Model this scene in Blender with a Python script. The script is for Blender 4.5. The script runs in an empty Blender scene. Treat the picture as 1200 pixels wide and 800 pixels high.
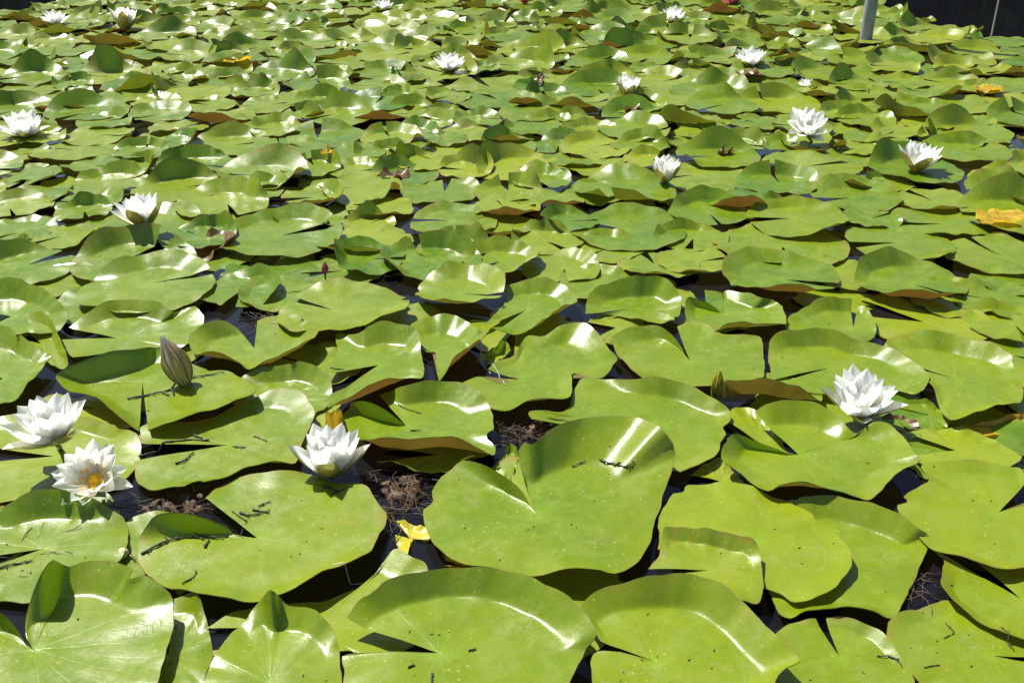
import bpy, math, random
import numpy as np
from mathutils import Vector, Euler, Matrix
PI = math.pi
S = bpy.context.scene
COL = S.collection
rng = random.Random(7)
nr = np.random.RandomState(11)

# ------------------------------------------------------------------ camera
CAM_H, F_PX, PITCH = 0.85, 1150.0, math.radians(26.4)
CP, SP = math.cos(PITCH), math.sin(PITCH)
def ground(x, y, z=0.0):
    """point at height z seen at photo pixel (x, y) of 1200x800"""
    a, b = (x - 600) / F_PX, (400 - y) / F_PX
    d = (a, CP + b * SP, -SP + b * CP)
    t = (z - CAM_H) / d[2]
    return (d[0] * t, d[1] * t, z)
def project(p):
    x, y, z = p[0], p[1], p[2] - CAM_H
    d = y * CP - z * SP
    return 600 + F_PX * x / d, 400 - F_PX * (y * SP + z * CP) / d
def px_per_m(y, z=0.0):
    b = (400 - y) / F_PX
    t = (z - CAM_H) / (-SP + b * CP)
    return F_PX / t
cam = bpy.data.cameras.new('camera'); co = bpy.data.objects.new('camera', cam); COL.objects.link(co)
co.location = (0, 0, CAM_H); co.rotation_euler = (PI / 2 - PITCH, 0, 0)
cam.sensor_width = 36; cam.lens = 36 * F_PX / 1200; cam.clip_start = 0.05; cam.clip_end = 500
S.camera = co

# ------------------------------------------------------------------ light
SUN_EL, SUN_AZ = math.radians(58), math.radians(-49)      # azimuth from +Y, negative = to the left
sv = Vector((math.sin(SUN_AZ) * math.cos(SUN_EL), math.cos(SUN_AZ) * math.cos(SUN_EL), math.sin(SUN_EL)))
sl = bpy.data.lights.new('sun', 'SUN'); so = bpy.data.objects.new('sun', sl); COL.objects.link(so)
sl.energy = 5.0; sl.angle = math.radians(0.53); sl.color = (1.0, 0.955, 0.88)
so.rotation_euler = sv.to_track_quat('Z', 'Y').to_euler(); so.location = (-4, 6, 9)
W = bpy.data.worlds.new('World'); S.world = W; W.use_nodes = True
nt = W.node_tree; nt.nodes.clear()
o_ = nt.nodes.new('ShaderNodeOutputWorld'); b_ = nt.nodes.new('ShaderNodeBackground'); s_ = nt.nodes.new('ShaderNodeTexSky')
s_.sky_type = 'NISHITA'; s_.sun_disc = False; s_.sun_elevation = SUN_EL; s_.sun_rotation = SUN_AZ
b_.inputs['Strength'].default_value = 0.08
nt.links.new(s_.outputs[0], b_.inputs[0]); nt.links.new(b_.outputs[0], o_.inputs[0])
S.view_settings.view_transform = 'Standard'; S.view_settings.look = 'None'
S.view_settings.exposure = EXPOSURE = 0.80; S.view_settings.gamma = 1
S.render.engine = 'CYCLES'
S.cycles.max_bounces = 6; S.cycles.transmission_bounces = 3; S.cycles.glossy_bounces = 3; S.cycles.diffuse_bounces = 4
S.cycles.use_denoising = True

# ------------------------------------------------------------------ materials
class NT:
    def __init__(s, name):
        s.m = bpy.data.materials.new(name); s.m.use_nodes = True; s.t = s.m.node_tree; s.t.nodes.clear()
    def n(s, typ, **kw):
        nd = s.t.nodes.new('ShaderNode' + typ)
        for k, v in kw.items():
            if k.startswith('i_'):
                key = k[2:].replace('_', ' ')
                nd.inputs[int(key) if key.isdigit() else key].default_value = v
            else: setattr(nd, k, v)
        return nd
    def l(s, a, b): s.t.links.new(a, b)
    def put(s, sock, v):
        if hasattr(v, 'is_linked') or hasattr(v, 'links'): s.l(v, sock)
        else: sock.default_value = v
    def math(s, op, a, b=0.0, c=None, clamp=False):
        nd = s.n('Math', operation=op, use_clamp=clamp); s.put(nd.inputs[0], a); s.put(nd.inputs[1], b)
        if c is not None: s.put(nd.inputs[2], c)
        return nd.outputs[0]
    def mix(s, f, a, b, blend='MIX'):
        nd = s.n('Mix', data_type='RGBA', blend_type=blend)
        s.put(nd.inputs[0], f); s.put(nd.inputs[6], a); s.put(nd.inputs[7], b)
        return nd.outputs[2]
    def ramp(s, v, lo, hi):
        nd = s.n('MapRange', clamp=True); s.put(nd.inputs[0], v); nd.inputs[1].default_value = lo; nd.inputs[2].default_value = hi
        return nd.outputs[0]
    def noise(s, vec, scale, detail=3, rough=.55):
        nd = s.n('TexNoise'); s.l(vec, nd.inputs['Vector']); nd.inputs['Scale'].default_value = scale
        nd.inputs['Detail'].default_value = detail; nd.inputs['Roughness'].default_value = rough
        return nd.outputs[0]
    def attr(s, name): return s.n('Attribute', attribute_name=name).outputs['Fac']
def c4(r, g, b): return (r, g, b, 1)

def pad_material():
    k = NT('lily_pad_leaf')
    geo = k.n('NewGeometry'); pos = geo.outputs['Position']
    tint, under, worn = k.attr('tint'), k.attr('under'), k.attr('worn')
    rad, ang, seed = k.attr('radial'), k.attr('angle'), k.attr('seed')
    shift = k.n('VectorMath', operation='MULTIPLY_ADD'); k.l(pos, shift.inputs[0]); shift.inputs[1].default_value = (1, 1, 1)
    cs = k.n('CombineXYZ'); k.l(k.math('MULTIPLY', seed, 37.0), cs.inputs[2]); k.l(cs.outputs[0], shift.inputs[2])
    P = shift.outputs[0]
    n1 = k.noise(P, 9, 3); n2 = k.noise(P, 60, 4, .6); n3 = k.noise(P, 420, 2, .6)
    t = k.math('ADD', tint, k.math('MULTIPLY', k.math('SUBTRACT', n1, .5), .9), clamp=True)
    base = k.mix(t, c4(.064, .150, .004), c4(.228, .282, .007))
    base = k.mix(k.math('MULTIPLY', k.ramp(n2, .5, .75), .28), base, c4(.27, .33, .03))
    # veins: forked, radiating from the stalk
    wob = k.math('ADD', ang, k.math('MULTIPLY', k.math('SUBTRACT', k.noise(P, 14, 2), .5), .030))
    def vein(nv):
        tri = k.math('PINGPONG', k.math('MULTIPLY', wob, nv), .5)
        dist = k.math('MULTIPLY', k.math('MULTIPLY', tri, k.math('MAXIMUM', rad, .08)), 1.0 / nv)
        return k.math('SUBTRACT', 1.0, k.ramp(dist, .0003, .0022))
    v1 = k.math('MULTIPLY', vein(13.0), k.math('SUBTRACT', 1.0, k.ramp(rad, .55, .95)))
    v2 = k.math('MULTIPLY', vein(26.0), k.math('MULTIPLY', k.ramp(rad, .45, .62), k.math('SUBTRACT', 1.0, k.ramp(rad, .8, 1.0))))
    vv = k.math('MAXIMUM', v1, k.math('MULTIPLY', v2, .6))
    base = k.mix(k.math('MULTIPLY', vv, .09), base, c4(.32, .40, .05))
    hub = k.math('SUBTRACT', 1.0, k.ramp(k.math('ADD', rad, k.math('MULTIPLY', k.math('SUBTRACT', n1, .5), .12)), .02, .17))
    base = k.mix(k.math('MULTIPLY', hub, .40), base, c4(.19, .34, .008))
    film = k.math('MULTIPLY', k.ramp(k.noise(P, 23, 5, .68), .44, .70), k.math('ADD', .16, k.math('MULTIPLY', worn, .45)))
    base = k.mix(film, base, c4(.21, .27, .045))
    # yellow flecks, brown blotches, dull film
    vo = k.n('TexVoronoi'); k.l(P, vo.inputs['Vector']); vo.inputs['Scale'].default_value = 85
    fleck = k.math('MULTIPLY', k.math('SUBTRACT', 1.0, k.ramp(vo.outputs['Distance'], .09, .17)), k.ramp(k.noise(P, 17, 3), .47, .58))
    base = k.mix(k.math('MULTIPLY', fleck, k.math('ADD', .35, k.math('MULTIPLY', worn, .5), clamp=True)), base, c4(.50, .47, .10))
    blotch = k.math('MULTIPLY', k.ramp(k.noise(P, 34, 5, .7), .58, .66), k.ramp(worn, .35, .9))
    base = k.mix(k.math('MULTIPLY', blotch, .75), base, c4(.33, .22, .035))
    vo2 = k.n('TexVoronoi'); k.l(P, vo2.inputs['Vector']); vo2.inputs['Scale'].default_value = 120
    dirt = k.math('MULTIPLY', k.math('SUBTRACT', 1.0, k.ramp(vo2.outputs['Distance'], .07, .16)), k.ramp(k.noise(P, 13, 3), .55, .64))
    base = k.mix(k.math('MULTIPLY', dirt, .85), base, c4(.03, .03, .012))
    # dried water marks: thin wandering rims of scum
    wn = k.noise(P, 19, 4, .6); ringm = k.math('SUBTRACT', 1.0, k.ramp(k.math('ABSOLUTE', k.math('SUBTRACT', wn, .56)), .002, .016))
    base = k.mix(k.math('MULTIPLY', ringm, k.math('MULTIPLY', k.ramp(k.noise(P, 7, 2), .5, .62), .38)), base, c4(.30, .29, .13))
    burn = k.math('MULTIPLY', k.ramp(k.math('ADD', rad, k.math('MULTIPLY', k.math('SUBTRACT', k.noise(P, 30, 4), .5), .5)), .93, 1.04), k.ramp(k.math('ADD', worn, k.math('MULTIPLY', n1, .6)), .55, 1.1))
    base = k.mix(k.math('MULTIPLY', burn, .8), base, c4(.26, .17, .03))
    edge = k.math('MULTIPLY', k.ramp(rad, .975, .995), .35)
    base = k.mix(edge, base, c4(.22, .19, .04))
    # underside
    un = k.math('ADD', under, k.math('MULTIPLY', k.math('SUBTRACT', n1, .5), .9), clamp=True)
    ub = k.mix(un, c4(.125, .165, .030), c4(.165, .088, .020))
    ub = k.mix(k.math('MULTIPLY', vv, .35), ub, c4(.30, .22, .06))
    col = k.mix(geo.outputs['Backfacing'], base, ub)
    p = k.n('BsdfPrincipled'); k.l(col, p.inputs['Base Color'])
    rg = k.math('ADD', k.math('ADD', .145, k.math('MULTIPLY', n2, .16)), k.math('MULTIPLY', worn, .14))
    rg = k.math('ADD', rg, k.math('MULTIPLY', film, .45))
    rg = k.math('ADD', rg, k.math('MULTIPLY', geo.outputs['Backfacing'], .12))
    k.l(rg, p.inputs['Roughness']); p.inputs['IOR'].default_value = 1.45; p.inputs['Specular IOR Level'].default_value = .5
    bmp = k.n('Bump'); bmp.inputs['Strength'].default_value = .27; bmp.inputs['Distance'].default_value = .0022
    hgt = k.math('ADD', k.math('ADD', k.math('MULTIPLY', n2, .8), k.math('MULTIPLY', n3, .22)), k.math('MULTIPLY', vv, -.16))
    k.l(hgt, bmp.inputs['Height']); k.l(bmp.outputs[0], p.inputs['Normal'])
    tr = k.n('BsdfTranslucent'); tc = k.mix(geo.outputs['Backfacing'], c4(.22, .40, .010), k.mix(un, c4(.22, .27, .015), c4(.23, .12, .02)))
    k.l(tc, tr.inputs[0])
    mx = k.n('MixShader'); mx.inputs[0].default_value = .22; k.l(p.outputs[0], mx.inputs[1]); k.l(tr.outputs[0], mx.inputs[2])
    out = k.n('OutputMaterial'); k.l(mx.outputs[0], out.inputs[0])
    return k.m

def soft_material(name, a, b, scale, rough, trans=0., tcol=None, spec=.4, bump=0., detail=4, lo=.35, hi=.65):
    k = NT(name); tc = k.n('TexCoord'); n = k.noise(tc.outputs['Object'], scale, detail, .6)
    col = k.mix(k.ramp(n, lo, hi), c4(*a), c4(*b))
    p = k.n('BsdfPrincipled'); k.l(col, p.inputs['Base Color']); p.inputs['Roughness'].default_value = rough
    p.inputs['Specular IOR Level'].default_value = spec
    if bump:
        bm = k.n('Bump'); bm.inputs['Strength'].default_value = .6; bm.inputs['Distance'].default_value = bump
        k.l(n, bm.inputs['Height']); k.l(bm.outputs[0], p.inputs['Normal'])
    out = k.n('OutputMaterial')
    if trans:
        tr = k.n('BsdfTranslucent'); tr.inputs[0].default_value = c4(*(tcol or b))
        mx = k.n('MixShader'); mx.inputs[0].default_value = trans
        k.l(p.outputs[0], mx.inputs[1]); k.l(tr.outputs[0], mx.inputs[2]); k.l(mx.outputs[0], out.inputs[0])
    else: k.l(p.outputs[0], out.inputs[0])
    return k.m

def two_sided(name, top, tip, back, rough=.45, trans=.3, tcol=(.7, .7, .55), streak=.5):
    """petal or sepal: 'along' runs 0..1 from base to tip"""
    k = NT(name); geo = k.n('NewGeometry'); al = k.attr('along'); tc = k.n('TexCoord')
    st = k.n('Mapping'); k.l(tc.outputs['Object'], st.inputs[0]); st.inputs['Scale'].default_value = (20, 420, 20)
    n = k.noise(st.outputs[0], 1.0, 2)
    f = k.mix(k.ramp(al, .0, .85), c4(*tip), c4(*top))
    bk = k.mix(k.ramp(k.math('ADD', al, k.math('MULTIPLY', k.math('SUBTRACT', n, .5), streak)), .1, 1.0), c4(*back[0]), c4(*back[1]))
    col = k.mix(geo.outputs['Backfacing'], f, bk)
    col = k.mix(k.math('MULTIPLY', k.ramp(n, .5, .8), .12), col, c4(.55, .55, .45))
    p = k.n('BsdfPrincipled'); k.l(col, p.inputs['Base Color']); p.inputs['Roughness'].default_value = rough
    p.inputs['Specular IOR Level'].default_value = .3
    bm = k.n('Bump'); bm.inputs['Strength'].default_value = .25; bm.inputs['Distance'].default_value = .0006
    k.l(n, bm.inputs['Height']); k.l(bm.outputs[0], p.inputs['Normal'])
    tr = k.n('BsdfTranslucent'); tr.inputs[0].default_value = c4(*tcol)
    mx = k.n('MixShader'); mx.inputs[0].default_value = trans
    k.l(p.outputs[0], mx.inputs[1]); k.l(tr.outputs[0], mx.inputs[2])
    out = k.n('OutputMaterial'); k.l(mx.outputs[0], out.inputs[0])
    return k.m

M = {}
M['pad'] = pad_material()
M['yellow'] = soft_material('yellowed_leaf', (.58, .42, .03), (.30, .15, .02), 46, .48, .40, (.8, .5, .03), bump=.003, lo=.42, hi=.72)
M['lime'] = soft_material('lime_yellow_leaf', (.42, .42, .02), (.52, .40, .02), 22, .38, .25, (.5, .5, .02), bump=.002)
M['dead'] = soft_material('dead_brown_leaf', (.150, .080, .026), (.065, .036, .014), 30, .35, .12, (.2, .06, .02), bump=.003)
M['petal'] = two_sided('white_petal', (.92, .92, .90), (.90, .89, .70), ((.80, .78, .55), (.86, .86, .82)), trans=.64, tcol=(.97, .97, .93))
M['sepal'] = two_sided('green_sepal', (.80, .80, .70), (.70, .70, .42), ((.30, .27, .03), (.40, .26, .08)), .4, .2, (.4, .4, .1))
M['stamen'] = soft_material('yellow_stamen', (.85, .48, .015), (.88, .60, .04), 300, .5, .2, (.8, .5, .02))
M['stem'] = soft_material('lily_stem', (.14, .10, .03), (.10, .13, .03), 60, .4)
M['pinkpetal'] = two_sided('pink_petal', (.62, .10, .16), (.75, .35, .40), ((.55, .10, .14), (.60, .18, .22)), .45, .3, (.6, .15, .2))
M['budwhite'] = two_sided('bud_petal', (.80, .74, .58), (.75, .66, .40), ((.62, .55, .30), (.80, .76, .66)), .45, .25, (.6, .5, .3))
M['budsepal'] = two_sided('bud_sepal', (.42, .36, .10), (.30, .28, .06), ((.48, .42, .14), (.58, .38, .20)), .35, .3, (.5, .32, .12), streak=.15)
M['twig'] = soft_material('black_twig', (.018, .016, .012), (.05, .04, .028), 90, .6)
M['fibre'] = soft_material('brown_root_fibre', (.045, .026, .014), (.13, .08, .04), 40, .5)
M['muck'] = soft_material('wet_rotting_muck', (.030, .017, .010), (.13, .07, .025), 45, .6, spec=.3, bump=.01, lo=.42, hi=.7)
M['post'] = soft_material('grey_galvanised_metal', (.22, .23, .24), (.33, .34, .35), 34, .38, spec=.5)
M['cord'] = soft_material('pale_cord', (.38, .37, .33), (.48, .46, .40), 60, .6)
M['bark'] = soft_material('bark', (.06, .045, .03), (.10, .08, .055), 12, .9)
M['leafmass'] = soft_material('added_tree_foliage', (.030, .055, .012), (.055, .09, .018), 1.2, .55, .2, (.05, .1, .01))
M['earth'] = soft_material('earth_bank', (.05, .07, .02), (.09, .075, .04), 1.1, .95)

def water_material():
    k = NT('dark_pond_water'); tc = k.n('TexCoord')
    p = k.n('BsdfPrincipled'); p.inputs['Base Color'].default_value = c4(.006, .006, .008)
    p.inputs['Roughness'].default_value = .03; p.inputs['IOR'].default_value = 1.33; p.inputs['Specular IOR Level'].default_value = .35
    bm = k.n('Bump'); bm.inputs['Strength'].default_value = .05; bm.inputs['Distance'].default_value = .004
    k.l(k.noise(tc.outputs['Object'], 22, 2), bm.inputs['Height']); k.l(bm.outputs[0], p.inputs['Normal'])
    out = k.n('OutputMaterial'); k.l(p.outputs[0], out.inputs[0])
    return k.m
M['water'] = water_material()

# ------------------------------------------------------------------ object helpers
def mesh_of(name, verts, faces, mat, smooth=True, attrs=None):
    me = bpy.data.meshes.new(name); me.from_pydata([tuple(v) for v in verts], [], faces)
    if mat: me.materials.append(mat)
    if smooth: me.polygons.foreach_set('use_smooth', [True] * len(me.polygons))
    for a, vals in (attrs or {}).items():
        at = me.attributes.new(a, 'FLOAT', 'POINT'); at.data.foreach_set('value', np.asarray(vals, dtype=np.float32))
    me.update(); return me
def link(name, me, parent=None):
    o = bpy.data.objects.new(name, me); COL.objects.link(o)
    if parent is not None: o.parent = parent
    return o
def tag(o, label=None, cat=None, group=None, kind=None):
    for k, v in (('label', label), ('category', cat), ('group', group), ('kind', kind)):
        if v: o[k] = v
    return o
def tube(pts, radii, nseg=7, cap=True):
    """swept tube: verts, faces"""
    V, Fc = [], []
    n = len(pts); pts = [Vector(p) for p in pts]
    for i, p in enumerate(pts):
        d = (pts[min(i + 1, n - 1)] - pts[max(i - 1, 0)]).normalized()
        a = d.cross(Vector((0, 0, 1)))
        if a.length < .05: a = d.cross(Vector((1, 0, 0)))
        a.normalize(); b = d.cross(a)
        r = radii[i] if hasattr(radii, '__len__') else radii
        for k in range(nseg):
            t = 2 * PI * k / nseg
            V.append(p + (a * math.cos(t) + b * math.sin(t)) * r)
    for i in range(n - 1):
        for k in range(nseg):
            Fc.append((i * nseg + k, i * nseg + (k + 1) % nseg, (i + 1) * nseg + (k + 1) % nseg, (i + 1) * nseg + k))
    if cap:
        Fc.append(tuple(range(nseg))[::-1]); Fc.append(tuple((n - 1) * nseg + k for k in range(nseg)))
    return V, Fc
def merge(parts):
    V, Fc = [], []
    for v, f in parts:
        o = len(V); V += list(v); Fc += [tuple(i + o for i in q) for q in f]
    return V, Fc
def spline(pts, k):
    """Catmull-Rom through an open list of points"""
    P = np.asarray(pts, float); n = len(P)
    Q = np.vstack([2 * P[0] - P[1], P, 2 * P[-1] - P[-2]]); out = []
    for i in range(n - 1):
        p0, p1, p2, p3 = Q[i], Q[i + 1], Q[i + 2], Q[i + 3]
        for j in range(k):
            t = j / k
            out.append(.5 * (2 * p1 + (p2 - p0) * t + (2 * p0 - 5 * p1 + 4 * p2 - p3) * t * t + (3 * p1 - p0 - 3 * p2 + p3) * t ** 3))
    out.append(P[-1]); return np.array(out)
def resample(P, n):
    s = np.concatenate([[0], np.cumsum(np.linalg.norm(np.diff(P[:, :2], axis=0), axis=1))])
    u = np.linspace(0, s[-1], n)
    return np.stack([np.interp(u, s, P[:, i]) for i in range(P.shape[1])], 1)

def wave(x, y, s):
    return (math.sin(x * 31 + s * 9.1) * math.cos(y * 27 + s * 5.7) + .6 * math.sin(x * 57 - y * 43 + s * 3.3) + .4 * math.cos(x * 19 + y * 71 + s * 7.7))

def pad_mesh(name, pet, outline, zb, r0=.72, seed=0., tint=.5, under=.5, worn=.2, nth=84, nr_=13, mat='pad', ripple=.0022, amp=1.0):
    """pet (x,y): where the stalk joins; outline: Nx3 plan points + rise above zb, open at the notch"""
    O = resample(np.asarray(outline, float), nth)
    a = np.unwrap(np.arctan2(O[:, 1] - pet[1], O[:, 0] - pet[0]))
    flip = a[-1] < a[0]
    if flip: O = O[::-1]; a = a[::-1]
    R = np.linalg.norm(O[:, :2] - np.asarray(pet)[None, :], axis=1); Rm = R.mean()
    rs_ = random.Random(int(seed * 99991))
    ph = [rs_.uniform(0, 6.28) for _ in range(6)]
    th = np.arange(nth) / nth * 2 * PI
    wob = (np.sin(th * 5 + ph[0]) * 1.4 + np.sin(th * 9 + ph[1]) + .9 * np.sin(th * 17 + ph[2]) + .7 * np.sin(th * 31 + ph[4])) * .0042
    rip = (1.3 * np.sin(th * 3 + ph[3]) + .9 * np.sin(th * 7 + ph[4]) + .4 * np.sin(th * 15 + ph[5])) * ripple * amp
    bite = np.zeros(nth)
    if amp > 0:
        for _ in range(rs_.choice([0, 0, 1, 2])):
            t0 = rs_.uniform(.3, 6.0); bite -= rs_.uniform(.03, .10) * np.exp(-((th - t0) / rs_.uniform(.05, .12)) ** 4)
    ends = np.minimum(1, np.minimum(np.arange(nth), nth - 1 - np.arange(nth)) / 6.0)
    radii = np.concatenate([np.linspace(.02, r0, max(4, nr_ - 8)), r0 + (1 - r0) * np.array([.07, .14, .21, .3, .45, .65, .83, 1.0])])
    V, at_r, at_a = [], [], []
    b = .24
    for r in radii:
        t = max(0., (r - r0) / (1 - r0)); g = (t * t / (2 * b) if t < b else t - b / 2) / (1 - b / 2)
        for i in range(nth):
            rr = r * (1 + wob[i] * r * r + bite[i] * r ** 6)
            x = pet[0] + (O[i, 0] - pet[0]) * rr; y = pet[1] + (O[i, 1] - pet[1]) * rr
            z = zb + O[i, 2] * g + rip[i] * r ** 3 * ends[i] + wave(x, y, seed * 7) * .0011 * amp * min(1, r * 2.5) - .002 * (1 - r) ** 2
            V.append((x, y, z)); at_r.append(r); at_a.append(i / nth)
    nring = len(radii)
    # rolled lip: gives the edge its thickness
    for i in range(nth):
        V.append(V[(nring - 1) * nth + i]); at_r.append(1.0); at_a.append(i / nth)
    for i in range(nth):
        x, y, z = V[(nring - 1) * nth + i]
        d = np.array([x - pet[0], y - pet[1]]); d = d / (np.linalg.norm(d) + 1e-9)
        V.append((x + d[0] * .0004, y + d[1] * .0004, z - .0011)); at_r.append(1.0); at_a.append(i / nth)
    Fc = []
    for j in [*range(nring - 1), nring]:
        for i in range(nth - 1):
            Fc.append((j * nth + i, (j + 1) * nth + i, (j + 1) * nth + i + 1, j * nth + i + 1))
    c = len(V); V.append((pet[0], pet[1], zb - .002)); at_r.append(0.); at_a.append(0.)
    for i in range(nth - 1): Fc.append((c, i, i + 1))
    n = len(V)
    at = dict(radial=at_r, angle=at_a, tint=[tint] * n, under=[under] * n, worn=[worn] * n, seed=[seed] * n)
    return V, Fc, at
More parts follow.
